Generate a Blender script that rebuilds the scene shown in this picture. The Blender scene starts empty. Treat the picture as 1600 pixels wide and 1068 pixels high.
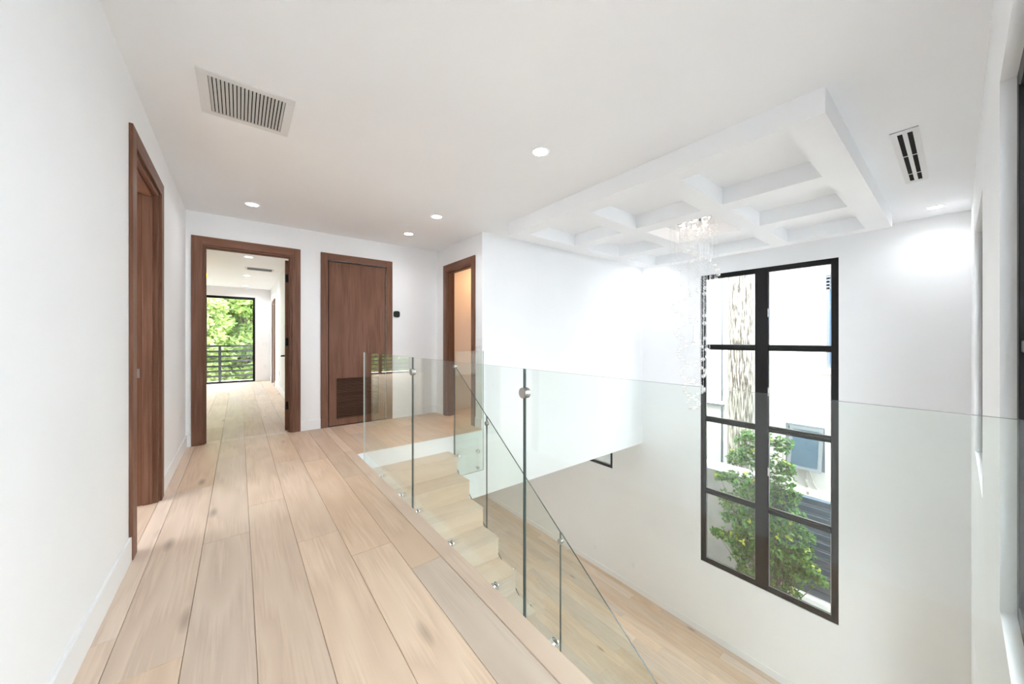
import bpy, bmesh, math, random
from mathutils import Vector, Matrix
PI = math.pi
scene = bpy.context.scene
COL = scene.collection

# ------------------------------------------------------------------ camera, sky, sun, exposure
EYE = 1.28
cam_d = bpy.data.cameras.new('camera')
cam_d.sensor_width = 36.0
cam_d.lens = 36.0 * 545.0 / 1600.0
cam_d.shift_y = -4.0 / 1600.0
cam_d.clip_start = 0.02
cam = bpy.data.objects.new('camera', cam_d)
COL.objects.link(cam)
cam.location = (0, 0, EYE)
cam.rotation_euler = (PI / 2, 0, -math.atan2(426.6, 545.0))
scene.camera = cam

world = bpy.data.worlds.new('sky'); scene.world = world
world.use_nodes = True
bgn = world.node_tree.nodes['Background']
bgn.inputs['Color'].default_value = (0.89, 0.965, 1.05, 1)
bgn.inputs['Strength'].default_value = 5.0

sun_d = bpy.data.lights.new('sun', 'SUN'); sun_d.energy = 2.2; sun_d.angle = math.radians(6)
sun_d.color = (1.0, 0.96, 0.9)
sun = bpy.data.objects.new('sun', sun_d); COL.objects.link(sun)
sun.rotation_euler = Vector((0.48, -0.14, -0.86)).to_track_quat('-Z', 'Y').to_euler()

vs = scene.view_settings
scene.display_settings.display_device = 'sRGB'
vs.view_transform = 'Standard'; vs.look = 'None'; vs.gamma = 1.0; vs.use_curve_mapping = False
vs.exposure = 1.72
try:
    scene.cycles.max_bounces = 11; scene.cycles.diffuse_bounces = 7; scene.cycles.glossy_bounces = 6
    scene.cycles.transparent_max_bounces = 32; scene.cycles.sample_clamp_indirect = 8.0
    scene.cycles.caustics_reflective = False; scene.cycles.caustics_refractive = False
except Exception:
    pass
LAMP = 1.5          # watts of one recessed downlight

# ------------------------------------------------------------------ materials
def new_mat(name):
    m = bpy.data.materials.new(name); m.use_nodes = True
    nt = m.node_tree; b = nt.nodes['Principled BSDF']
    return m, nt, b
def N(nt, t, **kw):
    n = nt.nodes.new(t)
    for k, v in kw.items(): setattr(n, k, v)
    return n
def plain(name, col, rough=0.5, metal=0.0, emit=None, estr=0.0, spec=0.5):
    m, nt, b = new_mat(name)
    b.inputs['Base Color'].default_value = (*col, 1)
    b.inputs['Roughness'].default_value = rough; b.inputs['Metallic'].default_value = metal
    b.inputs['Specular IOR Level'].default_value = spec
    if emit:
        b.inputs['Emission Color'].default_value = (*emit, 1); b.inputs['Emission Strength'].default_value = estr
    return m
def mottled(name, c1, c2, scale=(3, 3, 3), rough=0.6, bump=0.0, detail=4.0, lo=0.35, hi=0.65, world_space=False):
    m, nt, b = new_mat(name)
    tc = N(nt, 'ShaderNodeTexCoord'); mp = N(nt, 'ShaderNodeMapping'); mp.inputs['Scale'].default_value = scale
    if world_space:
        g = N(nt, 'ShaderNodeNewGeometry'); nt.links.new(g.outputs['Position'], mp.inputs['Vector'])
    else:
        nt.links.new(tc.outputs['Object'], mp.inputs['Vector'])
    no = N(nt, 'ShaderNodeTexNoise'); no.inputs['Scale'].default_value = 1; no.inputs['Detail'].default_value = detail
    nt.links.new(mp.outputs[0], no.inputs['Vector'])
    r = N(nt, 'ShaderNodeValToRGB'); r.color_ramp.elements[0].position = lo; r.color_ramp.elements[1].position = hi
    r.color_ramp.elements[0].color = (*c1, 1); r.color_ramp.elements[1].color = (*c2, 1)
    nt.links.new(no.outputs['Fac'], r.inputs[0]); nt.links.new(r.outputs[0], b.inputs['Base Color'])
    b.inputs['Roughness'].default_value = rough
    if bump:
        bp = N(nt, 'ShaderNodeBump'); bp.inputs['Strength'].default_value = bump; bp.inputs['Distance'].default_value = 0.01
        nt.links.new(no.outputs['Fac'], bp.inputs['Height']); nt.links.new(bp.outputs[0], b.inputs['Normal'])
    return m
def wood(name, dark, mid, light, axis='Y', rough=0.45, bands=9.0, knots=True, vary=0.5, spec=0.35, fine=0.5):
    """board grain running along `axis`; every object gets its own figure and tone"""
    m, nt, b = new_mat(name); L = nt.links.new
    tc = N(nt, 'ShaderNodeTexCoord'); oi = N(nt, 'ShaderNodeObjectInfo')
    off = N(nt, 'ShaderNodeMath', operation='MULTIPLY'); off.inputs[1].default_value = 37.0
    L(oi.outputs['Random'], off.inputs[0])
    add = N(nt, 'ShaderNodeVectorMath', operation='ADD')
    L(tc.outputs['Object'], add.inputs[0]); L(off.outputs[0], add.inputs[1])
    def mapped(al, ac):
        s = {'X': (al, ac, ac), 'Y': (ac, al, ac), 'Z': (ac, ac, al)}[axis]
        mp = N(nt, 'ShaderNodeMapping'); mp.inputs['Scale'].default_value = s; L(add.outputs[0], mp.inputs['Vector']); return mp
    m1 = mapped(0.35, 2.2); big = N(nt, 'ShaderNodeTexNoise'); big.inputs['Scale'].default_value = 1.6; big.inputs['Detail'].default_value = 2
    L(m1.outputs[0], big.inputs['Vector'])
    mul = N(nt, 'ShaderNodeMath', operation='MULTIPLY'); mul.inputs[1].default_value = bands; L(big.outputs['Fac'], mul.inputs[0])
    m2 = mapped(2.0, 60.0); fin = N(nt, 'ShaderNodeTexNoise'); fin.inputs['Scale'].default_value = 1.5; fin.inputs['Detail'].default_value = 5
    L(m2.outputs[0], fin.inputs['Vector'])
    sadd = N(nt, 'ShaderNodeMath', operation='MULTIPLY_ADD'); sadd.inputs[1].default_value = 0.9
    L(fin.outputs['Fac'], sadd.inputs[0]); L(mul.outputs[0], sadd.inputs[2])
    pp = N(nt, 'ShaderNodeMath', operation='PINGPONG'); pp.inputs[1].default_value = 0.5; L(sadd.outputs[0], pp.inputs[0])
    x2 = N(nt, 'ShaderNodeMath', operation='MULTIPLY'); x2.inputs[1].default_value = 2.0; L(pp.outputs[0], x2.inputs[0])
    mixf = N(nt, 'ShaderNodeMix'); mixf.data_type = 'FLOAT'; mixf.inputs[0].default_value = fine
    L(x2.outputs[0], mixf.inputs[2]); L(fin.outputs['Fac'], mixf.inputs[3])
    ramp = N(nt, 'ShaderNodeValToRGB'); e = ramp.color_ramp.elements
    e[0].position = 0.12; e[0].color = (*dark, 1); e[1].position = 0.85; e[1].color = (*light, 1)
    k = e.new(0.48); k.color = (*mid, 1)
    L(mixf.outputs[0], ramp.inputs[0])
    hsv = N(nt, 'ShaderNodeHueSaturation')
    v = N(nt, 'ShaderNodeMapRange'); v.inputs[3].default_value = 1 - 0.16 * vary; v.inputs[4].default_value = 1 + 0.14 * vary
    L(oi.outputs['Random'], v.inputs[0]); L(v.outputs[0], hsv.inputs['Value'])
    s_ = N(nt, 'ShaderNodeMath', operation='FRACT'); s0 = N(nt, 'ShaderNodeMath', operation='MULTIPLY'); s0.inputs[1].default_value = 17.3
    L(oi.outputs['Random'], s0.inputs[0]); L(s0.outputs[0], s_.inputs[0])
    sr = N(nt, 'ShaderNodeMapRange'); sr.inputs[3].default_value = 1 - 0.3 * vary; sr.inputs[4].default_value = 1 + 0.25 * vary
    L(s_.outputs[0], sr.inputs[0]); L(sr.outputs[0], hsv.inputs['Saturation'])
    L(ramp.outputs[0], hsv.inputs['Color'])
    out = hsv.outputs[0]
    if knots:
        m3 = mapped(0.75, 2.6); vo = N(nt, 'ShaderNodeTexVoronoi'); vo.inputs['Scale'].default_value = 1.15
        L(m3.outputs[0], vo.inputs['Vector'])
        kr = N(nt, 'ShaderNodeValToRGB'); kr.color_ramp.elements[0].position = 0.02; kr.color_ramp.elements[0].color = (.55, .52, .52, 1)
        kr.color_ramp.elements[1].position = 0.10; kr.color_ramp.elements[1].color = (1, 1, 1, 1)
        L(vo.outputs['Distance'], kr.inputs[0])
        mx = N(nt, 'ShaderNodeMix'); mx.data_type = 'RGBA'; mx.blend_type = 'MULTIPLY'; mx.inputs[0].default_value = 1
        L(out, mx.inputs[6]); L(kr.outputs[0], mx.inputs[7]); out = mx.outputs[2]
    L(out, b.inputs['Base Color'])
    b.inputs['Roughness'].default_value = rough; b.inputs['Specular IOR Level'].default_value = spec
    bp = N(nt, 'ShaderNodeBump'); bp.inputs['Strength'].default_value = 0.08; bp.inputs['Distance'].default_value = 0.004
    L(fin.outputs['Fac'], bp.inputs['Height']); L(bp.outputs[0], b.inputs['Normal'])
    return m
def clear_glass(name, tint, base=0.032):
    """solid sheet: clear with a tint, mirror share after Schlick on |N.I|"""
    m = bpy.data.materials.new(name); m.use_nodes = True; nt = m.node_tree; nt.nodes.clear(); L = nt.links.new
    o = N(nt, 'ShaderNodeOutputMaterial'); mix = N(nt, 'ShaderNodeMixShader')
    tr = N(nt, 'ShaderNodeBsdfTransparent'); tr.inputs[0].default_value = (*tint, 1)
    gl = N(nt, 'ShaderNodeBsdfGlossy'); gl.inputs['Roughness'].default_value = 0.0; gl.inputs[0].default_value = (1, 1, 1, 1)
    g = N(nt, 'ShaderNodeNewGeometry'); d = N(nt, 'ShaderNodeVectorMath', operation='DOT_PRODUCT')
    L(g.outputs['Normal'], d.inputs[0]); L(g.outputs['Incoming'], d.inputs[1])
    a = N(nt, 'ShaderNodeMath', operation='ABSOLUTE'); L(d.outputs['Value'], a.inputs[0])
    s = N(nt, 'ShaderNodeMath', operation='SUBTRACT'); s.inputs[0].default_value = 1; L(a.outputs[0], s.inputs[1])
    p = N(nt, 'ShaderNodeMath', operation='POWER'); p.inputs[1].default_value = 5; L(s.outputs[0], p.inputs[0])
    q = N(nt, 'ShaderNodeMath', operation='MULTIPLY_ADD'); q.inputs[1].default_value = 1 - base; q.inputs[2].default_value = base
    L(p.outputs[0], q.inputs[0]); L(q.outputs[0], mix.inputs[0]); L(tr.outputs[0], mix.inputs[1]); L(gl.outputs[0], mix.inputs[2])
    L(mix.outputs[0], o.inputs[0]); return m
def leaf_mat(name, c1, c2, trans):
    m = bpy.data.materials.new(name); m.use_nodes = True; nt = m.node_tree; L = nt.links.new
    b = nt.nodes['Principled BSDF']; o = nt.nodes['Material Output']
    g = N(nt, 'ShaderNodeNewGeometry'); r = N(nt, 'ShaderNodeValToRGB')
    r.color_ramp.elements[0].color = (*c1, 1); r.color_ramp.elements[1].color = (*c2, 1)
    L(g.outputs['Random Per Island'], r.inputs[0]); L(r.outputs[0], b.inputs['Base Color'])
    b.inputs['Roughness'].default_value = 0.45
    t = N(nt, 'ShaderNodeBsdfTranslucent'); L(r.outputs[0], t.inputs[0])
    mix = N(nt, 'ShaderNodeMixShader'); mix.inputs[0].default_value = trans
    L(b.outputs[0], mix.inputs[1]); L(t.outputs[0], mix.inputs[2]); L(mix.outputs[0], o.inputs[0]); return m

M = {}
M['wall'] = mottled('white_wall_paint', (.855, .865, .878), (.875, .885, .898), (1.5, 1.5, 1.5), 0.55, world_space=True)
M['ceil'] = mottled('white_ceiling_paint', (.885, .90, .92), (.90, .915, .935), (1.5, 1.5, 1.5), 0.7, world_space=True)
M['base'] = plain('white_satin_trim', (.85, .865, .88), 0.35)
M['oak'] = wood('pale_oak', (.585, .44, .335), (.685, .53, .405), (.755, .605, .475), 'Y', 0.42, 6, True, 0.7, fine=.68)
M['oakx'] = wood('pale_oak_crosswise', (.60, .48, .365), (.68, .55, .42), (.74, .61, .48), 'X', 0.42, 4, False, 0.6, fine=.7)
M['walz'] = wood('walnut_upright', (.098, .044, .028), (.178, .087, .056), (.250, .132, .090), 'Z', 0.42, 4, False, 0.12, fine=0.82, spec=.12)
M['walx'] = wood('walnut_crosswise', (.098, .044, .028), (.178, .087, .056), (.250, .132, .090), 'X', 0.42, 4, False, 0.12, fine=0.82, spec=.12)
M['waly'] = wood('walnut_lengthwise', (.098, .044, .028), (.178, .087, .056), (.250, .132, .090), 'Y', 0.42, 4, False, 0.12, fine=0.82, spec=.12)
M['gapshade'] = plain('dark_gap_shade', (.02, .01, .007), 0.7)  # near-black colour standing in for shade in the closet door gaps
M['black'] = plain('black_window_metal', (.006, .006, .006), 0.45, spec=.25)
M['blackplastic'] = plain('black_plastic', (.008, .008, .009), 0.5, spec=.25)
M['void'] = plain('dark_duct', (.004, .004, .004), 0.9)
M['chrome'] = plain('polished_steel', (.78, .78, .77), 0.12, 1.0)
M['steel'] = plain('brushed_steel', (.42, .42, .41), 0.38, 1.0)
M['plate'] = plain('white_plastic', (.82, .82, .81), 0.35)
M['ventm'] = plain('white_enamel', (.74, .74, .74), 0.45)
M['blade'] = plain('grey_enamel', (.62, .62, .61), 0.5)
M['glass'] = clear_glass('railing_glass', (.945, .967, .948))
M['edge'] = plain('railing_glass_edge', (.05, .075, .068), 0.15)
M['freeedge'] = plain('lit_glass_edge', (.62, .70, .66), 0.1)  # pale colour stands in for light caught by the free end edge
M['pane'] = clear_glass('window_glass', (.985, .99, .985))
M['lens'] = plain('downlight_lens', (.9, .9, .9), 0.4, 0, (1.0, .97, .92), 9.0)
M['warmlens'] = plain('bulb_lens', (.9, .9, .9), 0.4, 0, (1.0, .86, .74), 2.0)
M['crystal'] = None
M['render'] = mottled('cream_render', (.50, .48, .445), (.55, .53, .49), (1.2, 1.2, 1.2), 0.8)
M['greyrender'] = mottled('grey_render', (.34, .36, .365), (.40, .42, .425), (1.2, 1.2, 1.2), 0.8)
M['concrete'] = mottled('beige_concrete', (.24, .23, .215), (.30, .285, .265), (3, 3, 3), 0.85, 0.2)
M['cap'] = mottled('white_stone_cap', (.78, .77, .75), (.86, .85, .83), (3, 3, 3), 0.7)
M['slat'] = plain('navy_metal', (.040, .062, .090), 0.35, 0.2)
M['bark'] = mottled('palm_bark', (.05, .042, .03), (.30, .28, .235), (34, 34, 3.5), 0.9, 0.6, 8, 0.42, 0.58)
M['twig'] = mottled('brown_bark', (.10, .075, .05), (.2, .16, .11), (8, 8, 2), 0.9, 0.4)
M['sky_pane'] = plain('blue_window_glass', (.035, .12, .24), 0.3, spec=.1)
M['grey_metal'] = plain('grey_painted_metal', (.11, .125, .135), 0.45, spec=.25)
M['slate_pane'] = plain('slate_blue_glass', (.035, .062, .085), 0.3, spec=.2)
M['ground'] = mottled('grey_paving', (.30, .29, .28), (.40, .39, .37), (2, 2, 2), 0.9, 0.2)
M['grass'] = mottled('lawn', (.09, .16, .03), (.22, .30, .08), (2, 2, 2), 0.95)
M['rail'] = plain('charcoal_metal', (.035, .037, .040), 0.4)
M['shrubleaf'] = leaf_mat('shrub_leaf', (.028, .095, .018), (.15, .31, .065), 0.28)
M['newleaf'] = leaf_mat('young_leaf', (.42, .50, .05), (.62, .60, .08), 0.35)
M['treeleaf'] = leaf_mat('tree_leaf', (.15, .25, .05), (.40, .50, .16), 0.4)
M['treeleaf2'] = leaf_mat('tree_leaf_pale', (.26, .36, .09), (.52, .60, .26), 0.4)
M['amber'] = plain('amber_glass', (.85, .45, .03), 0.2, 0, (1.0, .62, .06), 0.8)
M['cable'] = plain('beige_cable', (.45, .41, .34), 0.6)
M['wire'] = plain('thin_steel_wire', (.75, .75, .75), 0.3, 0.6)
cm = clear_glass('crystal', (.975, .975, .975), 0.36); M['crystal'] = cm

# ------------------------------------------------------------------ mesh helpers
def to_obj(name, bm, mat=None, parent=None, smooth=False):
    me = bpy.data.meshes.new(name); bm.normal_update(); bm.to_mesh(me); bm.free()
    if mat is not None:
        for mm in (mat if isinstance(mat, (list, tuple)) else [mat]): me.materials.append(mm)
    if smooth:
        for p in me.polygons: p.use_smooth = True
    o = bpy.data.objects.new(name, me); COL.objects.link(o)
    if parent is not None:
        o.parent = parent
    return o
def add_box(bm, x0, x1, y0, y1, z0, z1):
    vs_ = [bm.verts.new(p) for p in ((x0,y0,z0),(x1,y0,z0),(x1,y1,z0),(x0,y1,z0),(x0,y0,z1),(x1,y0,z1),(x1,y1,z1),(x0,y1,z1))]
    return [bm.faces.new([vs_[i] for i in f]) for f in ((3,2,1,0),(4,5,6,7),(0,1,5,4),(1,2,6,5),(2,3,7,6),(3,0,4,7))]
def box(name, x0, x1, y0, y1, z0, z1, mat, parent=None, bev=0.0, center=True):
    """box in world metres; origin at its centre (world position kept under a parent)"""
    bm = bmesh.new(); c = Vector(((x0+x1)/2, (y0+y1)/2, (z0+z1)/2))
    add_box(bm, x0-c.x, x1-c.x, y0-c.y, y1-c.y, z0-c.z, z1-c.z)
    if bev: bmesh.ops.bevel(bm, geom=bm.edges[:], offset=bev, segments=1, affect='EDGES')
    o = to_obj(name, bm, mat, parent)
    o.location = c - (Vector(parent.location) if parent is not None else Vector())
    return o
def boxes(name, lst, mat, parent=None, bev=0.0):
    bm = bmesh.new()
    for b in lst: add_box(bm, *b)
    if bev: bmesh.ops.bevel(bm, geom=bm.edges[:], offset=bev, segments=1, affect='EDGES')
    o = to_obj(name, bm, mat, parent)
    if parent is not None: o.location = -Vector(parent.location)
    return o
def prism(bm, pts, axis, a0, a1):
    """extrude a 2-D outline along X, Y or Z from a0 to a1"""
    def P(u, v, a): return {'X': (a, u, v), 'Y': (u, a, v), 'Z': (u, v, a)}[axis]
    A = [bm.verts.new(P(u, v, a0)) for u, v in pts]; B = [bm.verts.new(P(u, v, a1)) for u, v in pts]
    f = [bm.faces.new(A), bm.faces.new(list(reversed(B)))]
    n = len(pts)
    for i in range(n): f.append(bm.faces.new([A[(i+1) % n], A[i], B[i], B[(i+1) % n]]))
    bmesh.ops.recalc_face_normals(bm, faces=f)
    return f
def cyl(bm, p, q, r, seg=16, r2=None):
    p, q = Vector(p), Vector(q); d = (q - p); m4 = d.to_track_quat('Z', 'Y').to_matrix().to_4x4(); m4.translation = (p + q) / 2
    bmesh.ops.create_cone(bm, cap_ends=True, segments=seg, radius1=r, radius2=r if r2 is None else r2, depth=d.length, matrix=m4)
def lathe(bm, prof, seg=32, c=(0, 0, 0)):
    rings = []
    for r, z in prof:
        if r < 1e-6: rings.append([bm.verts.new((c[0], c[1], c[2]+z))])
        else: rings.append([bm.verts.new((c[0]+r*math.cos(2*PI*i/seg), c[1]+r*math.sin(2*PI*i/seg), c[2]+z)) for i in range(seg)])
    for a, b in zip(rings, rings[1:]):
        for i in range(seg):
            j = (i+1) % seg
            if len(a) == 1 and len(b) == 1: continue
            if len(a) == 1: bm.faces.new((a[0], b[j], b[i]))
            elif len(b) == 1: bm.faces.new((a[i], a[j], b[0]))
            else: bm.faces.new((a[i], a[j], b[j], b[i]))
def tag(o, label, cat=None, group=None, kind=None):
    o['label'] = label
    if cat: o['category'] = cat
    if group: o['group'] = group
    if kind: o['kind'] = kind
    return o
def empty(name, loc, label=None, cat=None, group=None, kind=None):
    o = bpy.data.objects.new(name, None); COL.objects.link(o); o.location = loc; o.empty_display_size = 0.1
    if label: tag(o, label, cat, group, kind)
    return o
def local(o, parent):
    """o was modelled in world metres: keep it there under its parent"""
    o.parent = parent; o.location = Vector(o.location) - Vector(parent.location); return o
def strips(u0, u1, z0, z1, openings):
    cuts = sorted({u0, u1, *[max(u0, min(u1, a)) for op in openings for a in op[:2]]}); out = []
    for a, b in zip(cuts, cuts[1:]):
        if b - a < 1e-6: continue
        iv = [(z0, z1)]
        for o0, o1, p0, p1 in openings:
            if o0 <= a + 1e-6 and o1 >= b - 1e-6:
                nv = []
                for s, e in iv:
                    if p0 > s: nv.append((s, min(e, p0)))
                    if p1 < e: nv.append((max(s, p1), e))
                iv = [(s, e) for s, e in nv if e - s > 1e-6]
        out += [(a, b, s, e) for s, e in iv]
    return out
def wall_x(name, x0, x1, y0, y1, z0, z1, ops=(), label='', mat='wall'):     # wall whose face looks along X
    o = boxes(name, [(x0, x1, a, b, s, e) for a, b, s, e in strips(y0, y1, z0, z1, ops)], M[mat]); return tag(o, label, 'wall', kind='structure')
def wall_y(name, y0, y1, x0, x1, z0, z1, ops=(), label='', mat='wall'):
    o = boxes(name, [(a, b, y0, y1, s, e) for a, b, s, e in strips(x0, x1, z0, z1, ops)], M[mat]); return tag(o, label, 'wall', kind='structure')

# ------------------------------------------------------------------ dimensions (metres; upper floor is z = 0, camera over x = y = 0)
XL, XW, YF, YB, YS = -0.50, 6.857, 5.65, -0.10, 4.19
ZC, ZL, XE, XA = 2.82, -4.235, 1.04, 2.74
ZS = -0.95                      # soffit over the lower room
RIS, GO = 4.235 / 20, 0.299

# ------------------------------------------------------------------ shell
wall_x('wall_left', XL-.14, XL, -2.6, YF, -.3, ZC, [(3.04, 3.90, -.3, 2.43)], 'long plain white hallway wall with one walnut-cased doorway')
wall_y('wall_far', YF, YF+.14, -4.2, XA+2.5, -.3, ZC, [(-.35, .575, -.3, 2.43), (1.02, 1.86, -.3, 2.44)], 'white end wall holding the open doorway and the louvred closet door')
wall_x('wall_alcove', XA, XA+.13, YS+.13, YF, -.3, ZC, [(4.47, 5.27, -.3, 2.42)], 'short white side wall of the landing with a narrow walnut doorway')
wall_y('wall_stairwell', YS, YS+.13, XA, XW, ZS, ZC, (), 'tall blank white wall hanging over the stair void')
tag(boxes('wall_landing_edge', [(XE, XA, YS, YS+.13, ZS, -.02)], M['wall']), 'white wall face under the landing edge at the head of the stairs', 'wall', kind='structure')
tag(boxes('wall_hall_edge', [(XE-.12, XE, YB, YS+.13, ZL, -.03)], M['wall']), 'white wall under the hallway edge beside the stairs', 'wall', kind='structure')
wins = [(1.065, 2.99, -2.877, 2.475), (4.96, 6.9, -1.735, -1.0)]
wall_x('wall_right', XW, XW+.2, YB-.2, 14.0, ZL-.2, ZC+.3, wins, 'two-storey white wall with the tall black gridded window')
BW = [(1.30, 2.31, .24, 2.27), (3.83, 5.40, .24, 2.27), (2.9, 5.40, -4.0, -1.5)]
wall_y('wall_back', YB-.2, YB, XE, XW, ZL-.2, ZC, BW, 'white wall with shallow recessed windows meeting the tall window wall')
wall_x('wall_hall_side', XE, XE+.12, -2.6, YB-.2, -.3, ZC, [(-2.35, -.45, .25, 2.45)], 'white wall along the hallway behind the railing end')
wall_y('wall_hall_end', -2.74, -2.6, -.7, XE+.12, -.3, ZC, (), 'white wall closing the hallway behind the photographer')
# rooms beyond the doorways
wall_x('wall_far_room', .78, .92, YF+.14, 13.2, -.3, ZC, [(11.6, 12.45, 0, 2.3)], 'white side wall of the far room with light switches')
wall_x('wall_far_room_left', -4.2, -4.06, YF+.14, 13.2, -.3, ZC, (), 'white wall on the hidden side of the far room')
FW = (-3.12, .39, 0.0, 2.55)
wall_y('wall_far_window', 13.2, 13.4, -4.2, 1.4, -.3, ZC, [FW], 'white wall around the far glazed balcony doors')
wall_x('wall_left_room_back', -4.2, -4.06, -2.74, YF+.14, -.3, ZC, [(2.2, 4.7, .5, 2.4)], 'white wall of the side room around its wide window')
wall_y('wall_left_room_side', -.2, -.06, -4.2, XL-.14, -.3, ZC, (), 'white wall closing the side room')
wall_x('wall_warm_room', XA+2.3, XA+2.44, YS+.13, YF+.14, -.3, ZC, (), 'wall of the warmly lit room behind the landing doorway')
wall_x('wall_linen', .92, 1.0, YF+.14, 6.6, -.3, ZC, (), 'side wall of the shallow closet')
wall_y('wall_closet_back', 6.6, 6.74, .92, XA+2.44, -.3, ZC, (), 'wall at the back of the closet')
wall_x('wall_closet_side', XA+2.3, XA+2.44, YF+.14, 6.6, -.3, ZC, (), 'far side wall of the closet')
wall_y('wall_lower_far', 14.0, 14.2, -.2, XW+.2, ZL-.2, ZS, (), 'white wall at the far end of the lower room')
wall_x('wall_lower_left', -.2, 0, YS+.13, 14.0, ZL-.2, ZS, (), 'white wall on the far side of the lower room')

cb = [(-4.3, XW+.2, YB-.2, 14.2, ZC, ZC+.3), (-4.3, XE+.12, -2.74, YB-.2, ZC, ZC+.3)]
tag(boxes('ceiling', cb, M['ceil']), 'flat white ceiling with recessed downlights and air vents', 'ceiling', kind='structure')
tag(boxes('ceiling_lower', [(-.2, XW+.2, YS+.13, 14.2, ZS, ZS+.2)], M['ceil']), 'white soffit over the lower room', 'ceiling', kind='structure')

# ------------------------------------------------------------------ floors and planks
floor = boxes('floor', [(-4.2, XE-.02, -2.74, YF, -.30, -.016), (XE-.02, XA+2.4, YS+.02, YF, -.30, -.016), (-4.2, .92, YF, 13.4, -.30, -.016), (.92, XA+2.4, YF, 6.7, -.3, -.016)], M['oak'])
tag(floor, 'wide pale oak plank floor of the upper hallway and landing', 'floor', kind='structure')
rnd = random.Random(4)
def plank(x0, x1, y0, y1, zt, parent, mat='oak', t=.015):
    return box('plank', x0+.0009, x1-.0009, y0+.0009, y1-.0009, zt-t, zt, M[mat], parent, bev=.0012)
def lay(x0, x1, y0, y1, joints, zt, parent, lmin=1.4, lmax=2.6):
    js = sorted(j for j in joints if y0+.15 < j < y1-.15)
    y = y0
    ends = [y0]
    if js:
        ends += js
    while y1 - ends[-1] > lmax:
        ends.append(ends[-1] + rnd.uniform(lmin, lmax))
        if y1 - ends[-1] < .3: ends.pop(); break
    ends.append(y1)
    for a, b in zip(ends, ends[1:]):
        if b - a > .02: plank(x0, x1, a, b, zt, parent)
XB = [-.50, -.412, -.178, .056, .289, .524, .758, .94]
JT = {0: [.4, 2.223, 4.07], 1: [.0, 1.932, 4.02], 2: [.75, 2.907, 4.9], 3: [-.2, 1.1, 3.35], 4: [.62, 2.561, 4.35], 5: [.1, 2.207, 4.2], 6: [-.4, 1.879, 3.5]}
for i, (a, b) in enumerate(zip(XB, XB[1:])):
    lay(a, b, -2.6, YF if b < .6 else YF, JT[i], 0, floor)
plank(-.64, -.50, 3.04, 3.90, 0, floor)
xs = [1.0 + .0 * k for k in range(0)]
x = .94
k = 0
while x < XA - .01:
    x2 = min(x + .234, XA)
    y0 = YS + .11 if x < 1.0 else YS - .012
    if x < XE < x2:                       # the board the nosing runs into
        plank(x, XE - .0, YS + .11, YF, 0, floor); plank(XE, x2, YS - .012, YF, 0, floor)
    else:
        lay(x, x2, y0, YF, [4.75 + .3 * (k % 3)], 0, floor)
    x = x2; k += 1
for x0, x1 in [(-.35, -.178), (-.178, .056), (.056, .289), (.289, .524), (.524, .575)]:
    plank(x0, x1, YF, YF + .14, 0, floor)
xx = -1.816
while xx < .775:
    x2 = min(xx + .234, .78)
    lay(xx, x2, YF + .14, 13.2, [YF + rnd.uniform(.5, 2.0)], 0, floor); xx = x2
yy = XA
while yy < XA + 2.29:                      # warm room boards
    x2 = min(yy + .234, XA + 2.3); lay(yy, x2, YS + .13 if yy > XA+.1 else 4.47, YF if yy > XA+.1 else 5.27, [], 0, floor); yy = x2
nos = box('nosing', .942, XE, -2.6, YS + .108, -.03, .001, M['oak'], floor, bev=.003)
nos['label'] = 'oak edge strip along the railing'

lower = boxes('floor_lower', [(-.2, XW+.2, YB-.2, 14.2, ZL-.2, ZL-.016)], M['oak'])
tag(lower, 'pale oak plank floor of the lower room', 'floor', kind='structure')
x = XE + .0
while x < XW - .02:
    x2 = min(x + .19, XW)
    yb = rnd.uniform(.3, 1.9) if x > 2.2 else 3
    lay(x, x2, YB, 12.0, [yb, yb + rnd.uniform(1.7, 2.3), yb + 4.3 + rnd.uniform(-.4, .4), yb + 6.6 + rnd.uniform(-.5, .5)], ZL, lower); x = x2

# baseboards
def baseb(name, lst, label): tag(boxes(name, lst, M['base'], bev=.0015), label, 'baseboard', kind='structure')
baseb('baseboard_left', [(XL, XL+.013, -2.6, 2.94, 0.001, .14), (XL, XL+.013, 4.0, YF, 0.001, .14)], 'white baseboard along the left hallway wall')
baseb('baseboard_far', [(XL+.013, -.45, YF-.013, YF, 0.001, .14), (.675, .925, YF-.013, YF, 0.001, .14), (1.955, XA-.013, YF-.013, YF, 0.001, .14)], 'white baseboard along the end wall between the doors')
baseb('baseboard_alcove', [(XA-.013, XA, YS, 4.37, 0.001, .14), (XA-.013, XA, 5.37, YF, 0.001, .14)], 'white baseboard beside the narrow landing doorway')
baseb('baseboard_right', [(XW-.014, XW, YB, 14.0, ZL+.001, ZL+.13)], 'white baseboard under the tall window on the lower floor')
baseb('baseboard_far_room', [(.767, .78, YF+.14, 11.5, 0.001, .14), (.767, .78, 12.55, 13.2, 0.001, .14), (.40, .767, 13.187, 13.2, 0.001, .14)], 'white baseboard of the far room')
baseb('baseboard_warm_room', [(XA+2.287, XA+2.3, YS+.13, YF, 0.001, .14), (XA+.13, XA+2.29, YF-.013, YF, 0.001, .14)], 'white baseboard inside the warmly lit room')

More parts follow.
